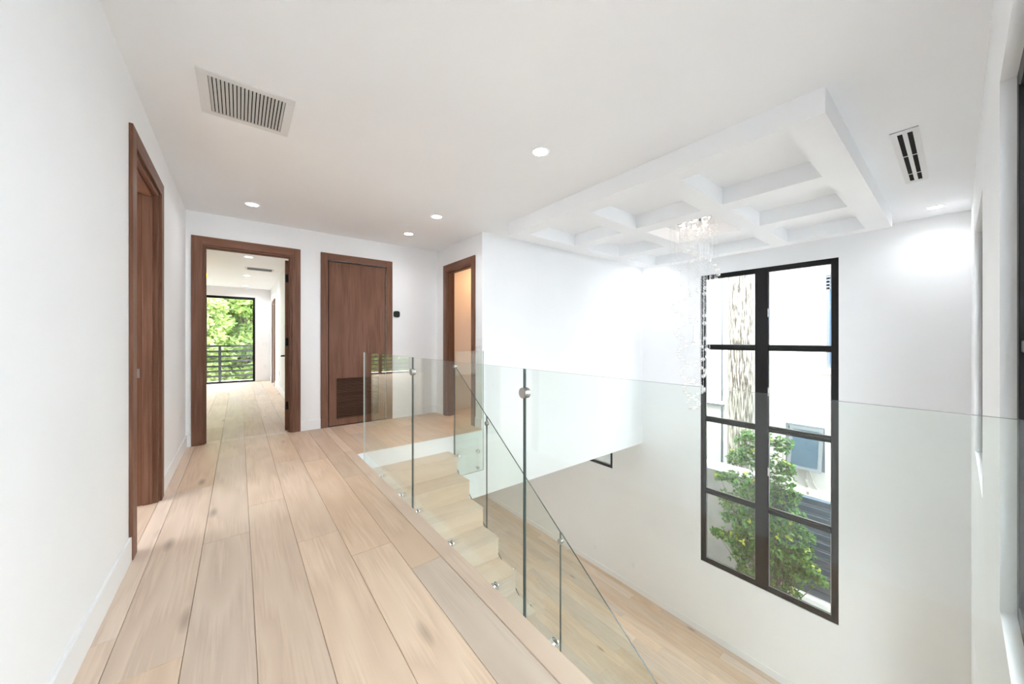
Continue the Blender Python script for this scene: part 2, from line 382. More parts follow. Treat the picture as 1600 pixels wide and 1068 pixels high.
# ------------------------------------------------------------------ coffered ceiling panel
bx_ = [2.80, 3.0, 3.885, 4.12, 4.97, 5.22, 6.11, 6.31]; by_ = [.495, .705, 1.48, 1.685, 2.465, 2.675, 3.47, 3.64]
cof = empty('coffered_ceiling', (4.55, 2.07, ZC), 'white coffered ceiling panel of nine recesses over the stair void', 'coffered ceiling')
ZB = 2.655
for i in (0, 2, 4, 6):
    box('long_beam', bx_[i], bx_[i+1], by_[0], by_[7], ZB, ZC, M['ceil'], cof)
for j in (0, 2, 4, 6):
    for i in (1, 3, 5):
        box('cross_beam', bx_[i], bx_[i+1], by_[j], by_[j+1], ZB, ZC, M['ceil'], cof)

# ------------------------------------------------------------------ doors
def casing_x(parent, x, side, y0, y1, zt, w=.10, t=.018):     # casing on a wall facing X; opening y0..y1
    a, b = (x, x+t) if side > 0 else (x-t, x)
    box('casing', a, b, y0-w, y0, 0.002, zt+w, M['walz'], parent, .002)
    box('casing', a, b, y1, y1+w, 0.002, zt+w, M['walz'], parent, .002)
    box('casing', a, b, y0, y1, zt, zt+w, M['waly'], parent, .002)
def casing_y(parent, y, side, x0, x1, zt, w=.10, t=.018):
    a, b = (y, y+t) if side > 0 else (y-t, y)
    box('casing', x0-w, x0, a, b, 0.002, zt+w, M['walz'], parent, .002)
    box('casing', x1, x1+w, a, b, 0.002, zt+w, M['walz'], parent, .002)
    box('casing', x0, x1, a, b, zt, zt+w, M['walx'], parent, .002)
# left doorway (open, its leaf swung into the side room)
d1 = empty('door_1', (XL-.07, 3.47, 0), 'walnut-cased open doorway in the long hallway wall with a strike plate', 'doorway', kind='structure')
casing_x(d1, XL, 1, 3.04, 3.90, 2.43)
for ya, yb in ((3.04, 3.065), (3.875, 3.90)):
    box('jamb', XL-.14, XL, ya, yb, 0.002, 2.43, M['walz'], d1)
box('jamb', XL-.14, XL, 3.065, 3.875, 2.405, 2.43, M['waly'], d1)
for ya, yb in ((3.065, 3.078), (3.862, 3.875)):
    box('door_stop', XL-.085, XL-.03, ya, yb, 0.002, 2.405, M['walz'], d1, .002)
box('door_stop', XL-.085, XL-.03, 3.078, 3.862, 2.39, 2.405, M['waly'], d1, .002)
sp = box('strike_plate', XL-.130, XL-.100, 3.870, 3.8755, .985, 1.055, M['steel'], d1, .001); sp['label'] = 'steel strike plate'
box('leaf', XL-.14-.86, XL-.14-.02, 2.985, 3.025, .012, 2.40, M['walz'], d1, .002)
# end wall doorway with its leaf folded back
d2 = empty('door_2', (.11, YF+.07, 0), 'wide walnut-cased open doorway to the far room with black hinges', 'doorway', kind='structure')
casing_y(d2, YF, -1, -.35, .575, 2.43); casing_y(d2, YF+.14, 1, -.35, .575, 2.43)
for xa, xb in ((-.35, -.328), (.553, .575)):
    box('jamb', xa, xb, YF, YF+.14, 0.002, 2.43, M['walz'], d2)
box('jamb', -.328, .553, YF, YF+.14, 2.408, 2.43, M['walx'], d2)
for xa, xb in ((-.328, -.316), (.541, .553)):
    box('door_stop', xa, xb, YF+.03, YF+.075, 0.002, 2.408, M['walz'], d2, .002)
box('door_stop', -.316, .541, YF+.03, YF+.075, 2.396, 2.408, M['walx'], d2, .002)
bm = bmesh.new(); prism(bm, [(.507, YF+.150), (.549, YF+.147), (.622, YF+1.01), (.580, YF+1.014)], 'Z', .012, 2.385)
lf = local(to_obj('leaf', bm, M['walz']), d2); lf['label'] = 'walnut door leaf swung back into the far room'
for zz in (.30, 1.19, 2.08):
    hg = box('hinge', .512, .552, YF+.138, YF+.149, zz, zz+.11, M['blackplastic'], d2, .001); hg['label'] = 'black hinge'
hb = bmesh.new(); cyl(hb, (.573, YF+.93, 1.02), (.525, YF+.932, 1.02), .012); cyl(hb, (.527, YF+.938, 1.02), (.517, YF+.82, 1.02), .009)
hd = local(to_obj('lever_handle', hb, M['blackplastic'], None, True), d2); hd['label'] = 'black lever handle'
# louvred closet door
d3 = empty('door_3', (1.44, YF, 0), 'closed walnut closet door with a louvred grille at its foot', 'door', kind='structure')
casing_y(d3, YF, -1, 1.02, 1.86, 2.44, .095)
GX0, GX1, GZ0, GZ1 = 1.135, 1.745, .105, .70
YD = YF + .012
boxes('leaf', [(a, b, YD, YD+.04, s, e) for a, b, s, e in strips(1.036, 1.844, .012, 2.418, [(GX0, GX1, GZ0, GZ1)])], M['walz'], d3)
box('shadow_gap', 1.0, 1.88, YD+.045, YD+.12, 0.002, 2.46, M['gapshade'], d3)  # dark sheet stands in for shade behind leaf and grille
box('gap_shade_strip', 1.02, 1.86, YF+.0005, YD+.05, -.016, .006, M['gapshade'], d3)  # dark strip continues the painted shade under the door
ns = 25; pitch = (GZ1-GZ0)/ns; me0 = None
for i in range(ns):
    zc = GZ0 + pitch*(i+.5)
    if me0 is None:
        bm = bmesh.new(); w = (GX1-GX0)/2; prism(bm, [(-.019, -.0055), (-.015, -.0055), (.015, .0015), (.015, .005), (.011, .005), (-.019, -.0015)], 'X', -w, w)
        o = to_obj('slat', bm, M['walx'], d3); me0 = o.data
    else:
        o = bpy.data.objects.new('slat', me0); COL.objects.link(o); o.parent = d3
    o.location = Vector(((GX0+GX1)/2, YD+.021, zc)) - d3.location
# landing doorway
d4 = empty('door_4', (XA+.06, 4.87, 0), 'narrow walnut doorway glowing with warm light beside the stair wall', 'doorway', kind='structure')
casing_x(d4, XA, -1, 4.47, 5.27, 2.42)
for ya, yb in ((4.47, 4.492), (5.248, 5.27)):
    box('jamb', XA, XA+.13, ya, yb, 0.002, 2.42, M['walz'], d4)
box('jamb', XA, XA+.13, 4.492, 5.248, 2.398, 2.42, M['waly'], d4)
for ya, yb in ((4.492, 4.504), (5.236, 5.248)):
    box('door_stop', XA+.03, XA+.075, ya, yb, 0.002, 2.398, M['walz'], d4, .002)
box('door_stop', XA+.03, XA+.075, 4.504, 5.236, 2.386, 2.398, M['waly'], d4, .002)
box('leaf', XA+.145, XA+.92, 4.40, 4.44, .012, 2.39, M['walz'], d4, .002)
# doorway in the far room side wall
d5 = empty('door_5', (.85, 12.0, 0), 'dark walnut doorway in the far room beside the glazed doors', 'doorway', kind='structure')
casing_x(d5, .78, -1, 11.6, 12.45, 2.3)
box('leaf', .80, .84, 11.6, 12.45, .012, 2.3, M['walz'], d5, .002)

# ------------------------------------------------------------------ windows
def muntin_window_x(name, label, y0, y1, z0, z1, xa, xb, cols, rows, fw=.085, mull=None, mw=.06):
    w = empty(name, ((xa+xb)/2, (y0+y1)/2, z0), label, 'window', kind='structure')
    box('frame_side', xa, xb, y0, y0+fw, z0, z1, M['black'], w, .003); box('frame_side', xa, xb, y1-fw, y1, z0, z1, M['black'], w, .003)
    box('frame_rail', xa, xb, y0+fw, y1-fw, z1-fw, z1, M['black'], w, .003); box('frame_rail', xa, xb, y0+fw, y1-fw, z0, z0+fw, M['black'], w, .003)
    return w
# tall window: two columns, four rows
W1 = (1.065, 2.99, -2.877, 2.475)
fx0, fx1 = XW+.012, XW+.085
w1 = muntin_window_x('window_1', 'tall black metal window of eight panes over the stair void', *W1, fx0, fx1, 2, 4, fw=.082)
box('mullion', fx0-.004, fx1, 1.925, 2.11, W1[2]+.02, W1[3]-.02, M['black'], w1, .004)
zr = [W1[2] + (W1[3]-W1[2])*i/4 for i in range(5)]
for ya, yb in ((1.147, 1.925), (2.11, 2.908)):
    for zc in zr[1:4]:
        box('muntin', fx0+.004, fx1-.01, ya, yb, zc-.046, zc+.046, M['black'], w1, .004)
        box('muntin_bead', fx0-.006, fx0+.008, ya, yb, zc-.018, zc+.018, M['black'], w1, .003)
    for i in range(4):
        za = zr[i] + (.082 if i == 0 else .046); zb = zr[i+1] - (.082 if i == 3 else .046)
        box('pane', fx1-.035, fx1-.027, ya-.004, yb+.004, za-.004, zb+.004, M['pane'], w1)
        boxes('glazing_bead', [(fx1-.05, fx1-.036, ya, ya+.012, za, zb), (fx1-.05, fx1-.036, yb-.012, yb, za, zb), (fx1-.05, fx1-.036, ya, yb, za, za+.012)], M['steel'], w1)
for zc in (1.72, .42, -.9):
    hh = box('hinge', fx0-.008, fx0+.004, 1.918, 1.93, zc-.07, zc+.07, M['chrome'], w1); hh['label'] = 'slim steel hinge'
boxes('reveal_sill', [(XW-.006, XW+.2, W1[0]-.0, W1[1], W1[2]-.02, W1[2]-.0005)], M['base'], w1)
# small lower window
w2 = muntin_window_x('window_2', 'black-framed lower window cut off by the stairwell wall', 4.96, 6.9, -1.735, -1.0, XW+.012, XW+.085, 1, 1, fw=.07)
box('pane', XW+.05, XW+.058, 5.02, 6.84, -1.67, -1.06, M['pane'], w2)
# windows in the back wall
def window_y(name, label, x0, x1, z0, z1, ya, yb, cols, rows, fw=.06):
    w = empty(name, ((x0+x1)/2, (ya+yb)/2, z0), label, 'window', kind='structure')
    box('frame_side', x0, x0+fw, ya, yb, z0, z1, M['black'], w, .003); box('frame_side', x1-fw, x1, ya, yb, z0, z1, M['black'], w, .003)
    box('frame_rail', x0+fw, x1-fw, ya, yb, z1-fw, z1, M['black'], w, .003); box('frame_rail', x0+fw, x1-fw, ya, yb, z0, z0+fw, M['black'], w, .003)
    cx = [x0+fw+(x1-x0-2*fw)*i/cols for i in range(cols+1)]; cz = [z0+fw+(z1-z0-2*fw)*i/rows for i in range(rows+1)]
    for c in cx[1:-1]: box('mullion', c-.03, c+.03, ya, yb, z0+fw, z1-fw, M['black'], w, .003)
    for c in cz[1:-1]: box('muntin', x0+fw, x1-fw, ya+.005, yb-.005, c-.022, c+.022, M['black'], w, .003)
    for a, b in zip(cx, cx[1:]):
        for s, e in zip(cz, cz[1:]): box('pane', a, b, (ya+yb)/2-.004, (ya+yb)/2+.004, s, e, M['pane'], w)
    return w
window_y('window_3', 'black-framed window in the shallow recess where the railing ends', *BW[0], -.20, -.138, 1, 2)
window_y('window_4', 'black-framed window recessed in the back wall beyond the first recess', *BW[1], -.20, -.138, 2, 2)
window_y('added_window_5', 'wide unseen lower window added to the back wall for daylight', *BW[2], -.20, -.138, 3, 1)  # unseen opening, added so daylight lifts the lower room and void
w8 = muntin_window_x('added_window_8', 'black-framed window added to light the hallway behind the photographer', -2.35, -.45, .25, 2.45, XE+.03, XE+.09, 1, 1, fw=.06)  # unseen window, added to bring more daylight into the hallway
box('mullion', XE+.03, XE+.09, -1.43, -1.37, .31, 2.39, M['black'], w8)
for a in (-2.29, -1.37): box('pane', XE+.056, XE+.064, a, a+.86, .31, 2.39, M['pane'], w8)
# far glazed doors
w6 = empty('window_6', (FW[0]/2, 13.26, 0), 'black-framed full-height glazed doors of the far room looking onto trees', 'window', kind='structure')
xm = [.39, -.78, -1.95, -3.12]
for a, b in zip(xm[1:], xm):
    fa, fb = 13.22, 13.29
    box('frame_side', a, a+.058, fa, fb, 0, 2.55, M['black'], w6); box('frame_side', b-.058, b, fa, fb, 0, 2.55, M['black'], w6)
    box('frame_rail', a+.058, b-.058, fa, fb, 2.48, 2.55, M['black'], w6); box('frame_rail', a+.058, b-.058, fa, fb, 0, .05, M['black'], w6)
    box('pane', a+.055, b-.055, 13.25, 13.258, .045, 2.485, M['pane'], w6)
# side room window
w7 = empty('window_7', (-4.13, 3.45, .5), 'wide black-framed window of the side room', 'window', kind='structure')
for a in (2.2, 3.41, 4.62): box('frame_side', -4.16, -4.10, a, a+.08, .5, 2.4, M['black'], w7)
for a in (.5, 2.33): box('frame_rail', -4.16, -4.10, 2.2, 4.7, a, a+.07, M['black'], w7)
for a in (2.28, 3.49): box('pane', -4.134, -4.126, a, a+1.13, .57, 2.33, M['pane'], w7)

# ------------------------------------------------------------------ staircase
st = empty('staircase', (1.62, 4.19, ZL), 'pale oak staircase going down beside the hallway edge with white sides', 'staircase')
XS = 2.20
yn = [YS - .252 - GO*i for i in range(12)]          # front edges of the treads
prof = [(YS-.003, -RIS-.02)]
for i, y in enumerate(yn):
    z = -RIS*(i+1) - .022
    prof.append((y+.017, z)); prof.append((y+.017, z-RIS))
zl = -RIS*13
prof[-1] = (prof[-1][0], zl-.022)
prof += [(YB+.004, zl-.022), (YB+.004, zl-.5), (yn[-1]+.2, zl-.5), (YS-.003, -RIS-.62)]
bm = bmesh.new(); prism(bm, prof, 'X', XE+.002, XS-.0005); local(to_obj('stringer', bm, M['wall']), st)
for i, y in enumerate(yn):
    z = -RIS*(i+1); yb = YS if i == 0 else yn[i-1]
    box('tread', XE+.002, XS+.001, y, yb - (.0 if i == 0 else -.0) + (.012 if i else 0) - .001, z-.022, z, M['oakx'], st, .0025)
    box('riser', XE+.002, XS+.0005, y+.010, y+.018, z-RIS+.0005, z-.0225, M['oakx'], st)
box('landing', XE+.002, XS+.001, YB+.004, yn[-1]+.011, zl-.022, zl, M['oakx'], st, .0025)
for i in range(6):                                   # lower flight turning along the back wall
    z = zl - RIS*(i+1)
    box('tread', XS+.28*i+.001, XS+.28*(i+1)+.001, YB+.004, .65, z-.022, z, M['oak'], st, .0025)
    box('riser', XS+.28*i, XS+.28*i+.01, YB+.004, .65, z, z+RIS-.0225, M['oak'], st)
boxes('lower_stringer', [(XS+.28*i+.011, XS+.28*(i+1), YB+.004, .649, ZL, zl-RIS*(i+1)-.0225) for i in range(6)], M['wall'], st)

# ------------------------------------------------------------------ glass railings
def glass_x(name, pts, x0, x1, parent):
    bm = bmesh.new(); prism(bm, pts, 'X', x0, x1); bm.normal_update()
    for f in bm.faces: f.material_index = 0 if abs(f.normal.x) > .9 else 1
    return local(to_obj(name, bm, [M['glass'], M['edge']]), parent)
def glass_y(name, pts, y0, y1, parent):
    bm = bmesh.new(); prism(bm, pts, 'Y', y0, y1); bm.normal_update()
    for f in bm.faces: f.material_index = 0 if abs(f.normal.y) > .9 else 1
    return local(to_obj(name, bm, [M['glass'], M['edge']]), parent)
def round_part(name, p, q, r, parent, mat='chrome', seg=24, label=None):
    bm = bmesh.new(); cyl(bm, p, q, r, seg)
    bmesh.ops.bevel(bm, geom=[e for e in bm.edges if e.calc_face_angle(0) > 1], offset=min(.002, r*.2), segments=1, affect='EDGES')
    o = local(to_obj(name, bm, M[mat], None, False), parent)
    if label: o['label'] = label
    return o
GX = 1.09
r1 = empty('glass_railing', (GX, 2.0, 0), 'frameless glass railing along the oak hallway edge', 'railing', 'frameless glass railings')
TOP = 1.137
jn = [4.075, 2.69, 1.30, -.085]
for a, b in zip(jn, jn[1:]):
    gp = glass_x('glass_panel', [(b+.004, -.208), (a-.004, -.208), (a-.004, TOP), (b+.004, TOP)], GX, GX+.012, r1)
    if a == jn[0]:
        gp.data.materials.append(M['freeedge'])
        for f in gp.data.polygons:
            if f.normal.y > .9: f.material_index = 2
for y in (3.49, 2.95, 2.60, 2.05, 1.55, 1.10, .55, .10):
    for z in (-.06, -.18):
        round_part('standoff', (XE, y, z), (GX, y, z), .019, r1); round_part('standoff_cap', (GX+.012, y, z), (GX+.020, y, z), .021, r1)
for y in (2.69, 1.30):
    round_part('clip', (GX-.012, y, 1.02), (GX+.024, y, 1.02), .026, r1, 'steel', 32, 'round steel glass clip')
GS = 2.26
SL = .7055
def ztop(y): return .954 + SL*(y-4.168)
r2 = empty('glass_railing', (GS, 2.5, -1), 'sloping glass railing on the outer side of the oak stairs', 'railing', 'frameless glass railings')
js = [4.135, 3.37, 2.191, 1.02, .68]
for a, b in zip(js, js[1:]):
    glass_x('glass_panel', [(b+.004, ztop(b)-1.32), (a-.004, ztop(a)-1.32), (a-.004, ztop(a)), (b+.004, ztop(b))], GS, GS+.012, r2)
for y in (3.37, 2.191, 1.02):
    round_part('clip', (GS-.012, y, ztop(y)-.085), (GS+.024, y, ztop(y)-.085), .024, r2, 'steel', 32, 'round steel glass clip')
for i in range(11):
    y = yn[i] + .16; z = -RIS*(i+1) - .09
    round_part('standoff', (XS, y, z), (GS, y, z), .019, r2); round_part('standoff_cap', (GS+.012, y, z), (GS+.02, y, z), .021, r2)
r3 = empty('glass_railing', (2.5, 4.145, 0), 'short glass panel closing the landing between stairs and wall', 'railing', 'frameless glass railings')
glass_y('glass_panel', [(GS, -.565), (XA-.012, -.565), (XA-.012, 1.117), (GS, 1.117)], 4.14, 4.152, r3)
for x in (2.335, 2.64):
    for z in (-.29, -.52):
        round_part('standoff', (x, YS, z), (x, 4.152, z), .019, r3); round_part('standoff_cap', (x, 4.14, z), (x, 4.132, z), .021, r3)
bm = bmesh.new(); add_box(bm, GS-.012, GS+.03, 4.108, 4.165, .90, .94); bmesh.ops.bevel(bm, geom=bm.edges[:], offset=.004, segments=1, affect='EDGES')
o = local(to_obj('corner_clip', bm, M['steel']), r3); o['label'] = 'steel corner clip'

# ------------------------------------------------------------------ ceiling fittings
DLG = 'recessed round downlights'
def downlight(x, y, label, power=LAMP, col=(.97, 1.0, 1.04), z=ZC, lens='lens'):
    d = empty('recessed_downlight', (x, y, z), label, 'downlight', DLG)
    bm = bmesh.new(); lathe(bm, [(.058, -.001), (.062, -.006), (.076, -.004), (.08, 0), (.058, -.0005)], 36); to_obj('trim_ring', bm, M['base'], d, True)
    bm = bmesh.new(); lathe(bm, [(0, -.004), (.045, -.0042), (.0585, -.003), (.0585, -.001), (0, -.001)], 32); to_obj('lens', bm, M[lens], d, True)
    ld = bpy.data.lights.new('downlight_beam', 'AREA'); ld.shape = 'DISK'; ld.size = .11; ld.energy = power; ld.color = col; ld.spread = math.radians(150)
    lo = bpy.data.objects.new('downlight_beam', ld); COL.objects.link(lo); lo.parent = d; lo.location = (0, 0, -.012)
    return d
downlight(.118, 4.96, 'lit downlight in the ceiling before the wide open doorway', 1.0)
downlight(1.955, 4.03, 'lit downlight over the landing edge, beside the stair wall corner')
downlight(1.948, 4.935, 'lit downlight before the narrow landing doorway, deepest in the landing', 1.2)
downlight(1.948, 2.11, 'lit downlight over the stairs facing the long coffer edge')
downlight(6.387, .16, 'lit downlight in the corner beside the slot diffuser', 1.2)
downlight(6.50, 3.86, 'lit downlight between the coffer and the stairwell wall', 1.8)
downlight(.145, 8.15, 'lit downlight of the far room ahead of the ceiling vent', 3)
downlight(.145, 10.55, 'lit downlight of the far room just past the ceiling vent', 3)
downlight(.145, 12.6, 'lit downlight of the far room next to the glazed doors', 3)
downlight(XA+.95, 5.2, 'warm downlight inside the room behind the landing doorway', 4.2, (1.0, .52, .23), lens='warmlens')
downlight(-2.0, 3.0, 'downlight inside the side room behind the hallway doorway', 5)

for px_, py_, lb in ((2.6, 5.4, 'added unseen downlight in the lower soffit nearest the stairs'), (5.2, 5.4, 'added unseen downlight in the lower soffit nearest the small window'), (2.6, 8.6, 'added unseen downlight deep in the lower soffit on the stair side'), (5.2, 8.6, 'added unseen downlight deep in the lower soffit on the window side')):  # unseen lamps, added to brighten the lower room
    downlight(px_, py_, lb, 3.0, z=ZS)
v = empty('ceiling_vent', (.05, 2.89, ZC), 'large white louvred air return in the hallway ceiling', 'vent')
vx0, vx1, vy0, vy1 = -.195, .29, 2.64, 3.137
boxes('frame', [(vx0, vx1, vy0, vy0+.045, ZC-.008, ZC), (vx0, vx1, vy1-.045, vy1, ZC-.008, ZC), (vx0, vx0+.05, vy0+.045, vy1-.045, ZC-.008, ZC), (vx1-.05, vx1, vy0+.045, vy1-.045, ZC-.008, ZC)], M['ventm'], v, .0015)
box('duct', vx0+.05, vx1-.05, vy0+.045, vy1-.045, ZC-.0015, ZC-.0005, M['void'], v)
me0 = None; nb = 20
for i in range(nb):
    xc = vx0 + .05 + (vx1-vx0-.1)*(i+.5)/nb
    if me0 is None:
        bm = bmesh.new(); w = (vy1-vy0)/2-.046; prism(bm, [(-.0068, -.0075), (-.0045, -.0075), (.0072, -.0018), (.0050, -.0018)], 'Y', -w, w); o = to_obj('louvre_blade', bm, M['blade'], v); me0 = o.data
    else:
        o = bpy.data.objects.new('louvre_blade', me0); COL.objects.link(o); o.parent = v
    o.location = Vector((xc, (vy0+vy1)/2, ZC)) - v.location
v2 = empty('slot_diffuser', (4.52, .245, ZC), 'white linear diffuser with two black slots beside the coffer', 'vent')
sx0, sx1, sy0, sy1 = 3.85, 5.195, .173, .316
sl = [(.205, .232), (.256, .283)]
boxes('frame', [(sx0, sx1, sy0, sl[0][0], ZC-.006, ZC), (sx0, sx1, sl[0][1], sl[1][0], ZC-.006, ZC), (sx0, sx1, sl[1][1], sy1, ZC-.006, ZC), (sx0, sx0+.06, sy0, sy1, ZC-.0055, ZC), (sx1-.06, sx1, sy0, sy1, ZC-.0055, ZC)], M['ventm'], v2)
for a, b in sl:
    box('slot', sx0+.06, sx1-.06, a, b, ZC-.002, ZC-.0005, M['void'], v2)
    for xx in (4.42, 4.92): box('slot_bar', xx-.006, xx+.006, a, b, ZC-.005, ZC-.002, M['ventm'], v2)
v3 = empty('ceiling_vent', (.3, 9.45, ZC), 'small grey ceiling vent of the far room between two downlights', 'vent')
box('frame', .10, .62, 9.30, 9.62, ZC-.006, ZC, M['ventm'], v3)
for i in range(8):
    box('louvre_blade', .14, .58, 9.325+.034*i, 9.345+.034*i, ZC-.012, ZC-.006, M['grey_metal'], v3)

# ------------------------------------------------------------------ chandelier
ch = empty('chandelier', (4.55, 2.07, ZC), 'crystal ball chandelier twisting down in a spiral below the coffered ceiling', 'chandelier')
bm = bmesh.new(); lathe(bm, [(0, -.045), (.15, -.045), (.195, -.038), (.205, -.02), (.205, 0), (0, 0)], 48); to_obj('canopy', bm, M['chrome'], ch, True)
for i in range(6):
    a = 2*PI*i/6 + .35; p = Vector((.15*math.cos(a), .15*math.sin(a), -.045))
    bm = bmesh.new(); lathe(bm, [(.030, 0), (.034, -.02), (.032, -.045), (.026, -.045), (.026, -.01)], 20, p); s_ = to_obj('lamp_socket', bm, M['chrome'], ch, True)
    bm = bmesh.new(); lathe(bm, [(0, -.052), (.018, -.05), (.026, -.042), (.026, -.02), (0, -.02)], 16, p); to_obj('bulb', bm, M['warmlens'], s_, True)
    ld = bpy.data.lights.new('chandelier_glow', 'POINT'); ld.energy = .1; ld.color = (1, .84, .72); ld.shadow_soft_size = .03
    lo = bpy.data.objects.new('chandelier_glow', ld); COL.objects.link(lo); lo.parent = ch; lo.location = p + Vector((0, 0, -.09))
rr = random.Random(11)
def crad(z):                    # spiral radius against world height
    pts = [(2.40, .255), (2.06, .276), (1.53, .236), (1.13, .187), (.83, .146), (.56, .10), (.385, .03)]
    for (z0, r0), (z1, r1_) in zip(pts, pts[1:]):
        if z0 >= z >= z1: return r0 + (r1_-r0)*(z0-z)/(z0-z1)
    return pts[0][1] if z > 2.4 else .02
ball_me = None; spots = []
for arm in range(2):
    ph = .2 + PI*arm; z = 2.36
    while z > .42:
        spots.append((ph, z)); t = (2.36 - z)/1.96
        ph += .30 + .16*t; z -= (.047 - .022*t) 
wires = bmesh.new(); beads = bmesh.new()
def bead(p, r):
    m4 = Matrix.Translation(p); bmesh.ops.create_icosphere(beads, subdivisions=1, radius=r, matrix=m4)
for ph, z in spots + [(0, .395), (2, .41), (4, .43)]:
    r = crad(z); p = Vector((r*math.cos(ph), r*math.sin(ph), z - ZC))
    if ball_me is None:
        bm = bmesh.new(); bmesh.ops.create_icosphere(bm, subdivisions=2, radius=.025); o = to_obj('crystal_ball', bm, M['crystal'], ch, True); ball_me = o.data
    else:
        o = bpy.data.objects.new('crystal_ball', ball_me); COL.objects.link(o); o.parent = ch
    o.location = p
    cyl(wires, (p.x, p.y, -.04), (p.x, p.y, p.z), .0007, 4)
    zz = -.12 - rr.random()*.08
    while zz > p.z + .05:
        bead(Vector((p.x, p.y, zz)), .0052); zz -= .075 if zz > -.9 else .13
w_ = to_obj('wire', wires, M['wire'], ch); w_['kind'] = 'stuff'; w_['label'] = 'fine hanging wires'
b_ = to_obj('bead_strand', beads, M['crystal'], ch, True); b_['kind'] = 'stuff'; b_['label'] = 'small clear beads'

# ------------------------------------------------------------------ wall fittings
def cover_plate(name, label, cat, c, n, w=.075, h_=.12, kind='outlet'):
    """c on the wall face, n = wall normal axis ('-Y', '+X', '-X')"""
    e = empty(name, c, label, cat)
    rot = {'-Y': 0, '+X': PI/2, '-X': -PI/2}[n]; e.rotation_euler = (0, 0, rot)
    bm = bmesh.new(); add_box(bm, -w/2, w/2, -.007, -.0002, -h_/2, h_/2); bmesh.ops.bevel(bm, geom=bm.edges[:], offset=.002, segments=1, affect='EDGES'); to_obj('plate', bm, M['plate'], e)
    if kind == 'outlet':
        for zc in (-.026, .026):
            bm = bmesh.new(); add_box(bm, -.017, .017, -.0095, -.0065, zc-.017, zc+.017); bmesh.ops.bevel(bm, geom=bm.edges[:], offset=.0015, segments=1, affect='EDGES'); s = to_obj('socket', bm, M['base'], e)
            bm = bmesh.new(); add_box(bm, -.0075, -.0055, -.0099, -.009, zc-.005, zc+.006); add_box(bm, .0055, .0075, -.0099, -.009, zc-.005, zc+.006); to_obj('slots', bm, M['void'], s)
    else:
        nsw = max(1, round(w/.05)-1)
        for k in range(nsw):
            xc = (k-(nsw-1)/2)*.046
            bm = bmesh.new(); add_box(bm, xc-.016, xc+.016, -.0105, -.0065, -.033, .033); bmesh.ops.bevel(bm, geom=bm.edges[:], offset=.0018, segments=1, affect='EDGES'); to_obj('rocker', bm, M['base'], e)
    return e
cover_plate('wall_outlet', 'white outlet low on the long hallway wall before the end wall', 'outlet', (XL, 5.10, .47), '+X')
cover_plate('wall_outlet', 'white outlet low on the end wall right of the louvred door', 'outlet', (2.325, YF, .46), '-Y')
cover_plate('light_switch', 'white light switch beside the narrow landing doorway', 'switch', (XA, 4.28, 1.235), '-X', .12, .12, 'switch')
cover_plate('wall_outlet', 'white outlet low on the tall window wall, nearer the window', 'outlet', (XW, 4.41, -3.69), '-X')
cover_plate('wall_outlet', 'white outlet low on the tall window wall, farther from the window', 'outlet', (XW, 5.46, -3.79), '-X')
cover_plate('light_switch', 'white light switch on the far wall beside the glazed doors', 'switch', (.63, 13.2, 1.13), '-Y', .12, .12, 'switch')
cover_plate('wall_outlet', 'white outlet on the far wall beside the glazed doors', 'outlet', (.63, 13.2, .43), '-Y')
cover_plate('light_switch', 'white light switch on the far room side wall', 'switch', (.78, 9.1, 1.55), '-X', .075, .12, 'switch')
cover_plate('wall_outlet', 'white outlet on the far room side wall', 'outlet', (.78, 10.2, .45), '-X')
th_ = empty('thermostat', (2.025, YF, 1.69), 'black rounded thermostat on the end wall beside the louvred door', 'thermostat')
bm = bmesh.new(); pts = []
for k in range(40):
    a = 2*PI*k/40; c_, s_ = math.cos(a), math.sin(a); pts.append((.052*math.copysign(abs(c_)**.6, c_), .052*math.copysign(abs(s_)**.6, s_)))
prism(bm, pts, 'Y', -.022, -.003); bmesh.ops.bevel(bm, geom=[e for e in bm.edges if e.calc_face_angle(0) > 1.2], offset=.004, segments=2, affect='EDGES'); to_obj('body', bm, M['blackplastic'], th_)
bm = bmesh.new(); prism(bm, [(a*.8, b*.8) for a, b in pts], 'Y', -.0232, -.021); to_obj('screen', bm, plain('dark_screen', (.006, .007, .008), .3, spec=.15), th_)
bm = bmesh.new(); prism(bm, [(a*.9, b*.9) for a, b in pts], 'Y', -.004, -.0002); to_obj('back_plate', bm, M['blackplastic'], th_)
pl = empty('pendant_lamp', (-.545, 9.0, ZC), 'small amber yellow pendant lamp hanging in the far room', 'lamp')
bm = bmesh.new(); lathe(bm, [(.05, 0), (.05, -.02), (.005, -.022), (.005, -.20), (0, -.20)], 16); to_obj('cord', bm, M['steel'], pl, True)
bm = bmesh.new(); lathe(bm, [(0, -.19), (.02, -.20), (.06, -.27), (.07, -.33), (.06, -.335), (.05, -.28), (0, -.21)], 20); to_obj('shade', bm, M['amber'], pl, True)

# ------------------------------------------------------------------ outside the tall window
tag(boxes('ground', [(-30, 45, -30, 60, -4.75, -4.45)], M['ground']), 'grey paved ground outside the house', 'ground', kind='structure')
nb_ = empty('neighbour_building', (10.65, 3, -4.45), 'cream rendered neighbouring house seen through the tall window', 'building')
NX = 10.5
boxes('wall', [(NX, NX+.3, a, b, s, e) for a, b, s, e in strips(-5, 13, -4.45, 6.2, [(.35, 1.83, .63, 2.72), (1.86, 2.58, -1.75, -.74)])], M['render'], nb_)
boxes('lower_band', [(NX-.03, NX, 3.3, 13, -4.45, -1.5)], M['greyrender'], nb_)
boxes('roof', [(NX-.35, NX+4, -5.2, 13.2, 6.2, 6.45)], M['cap'], nb_)
dp = bmesh.new(); cyl(dp, (NX-.05, 3.995, -4.45), (NX-.05, 3.995, 6.2), .022, 12); o = local(to_obj('downpipe', dp, M['grey_metal'], None, True), nb_)
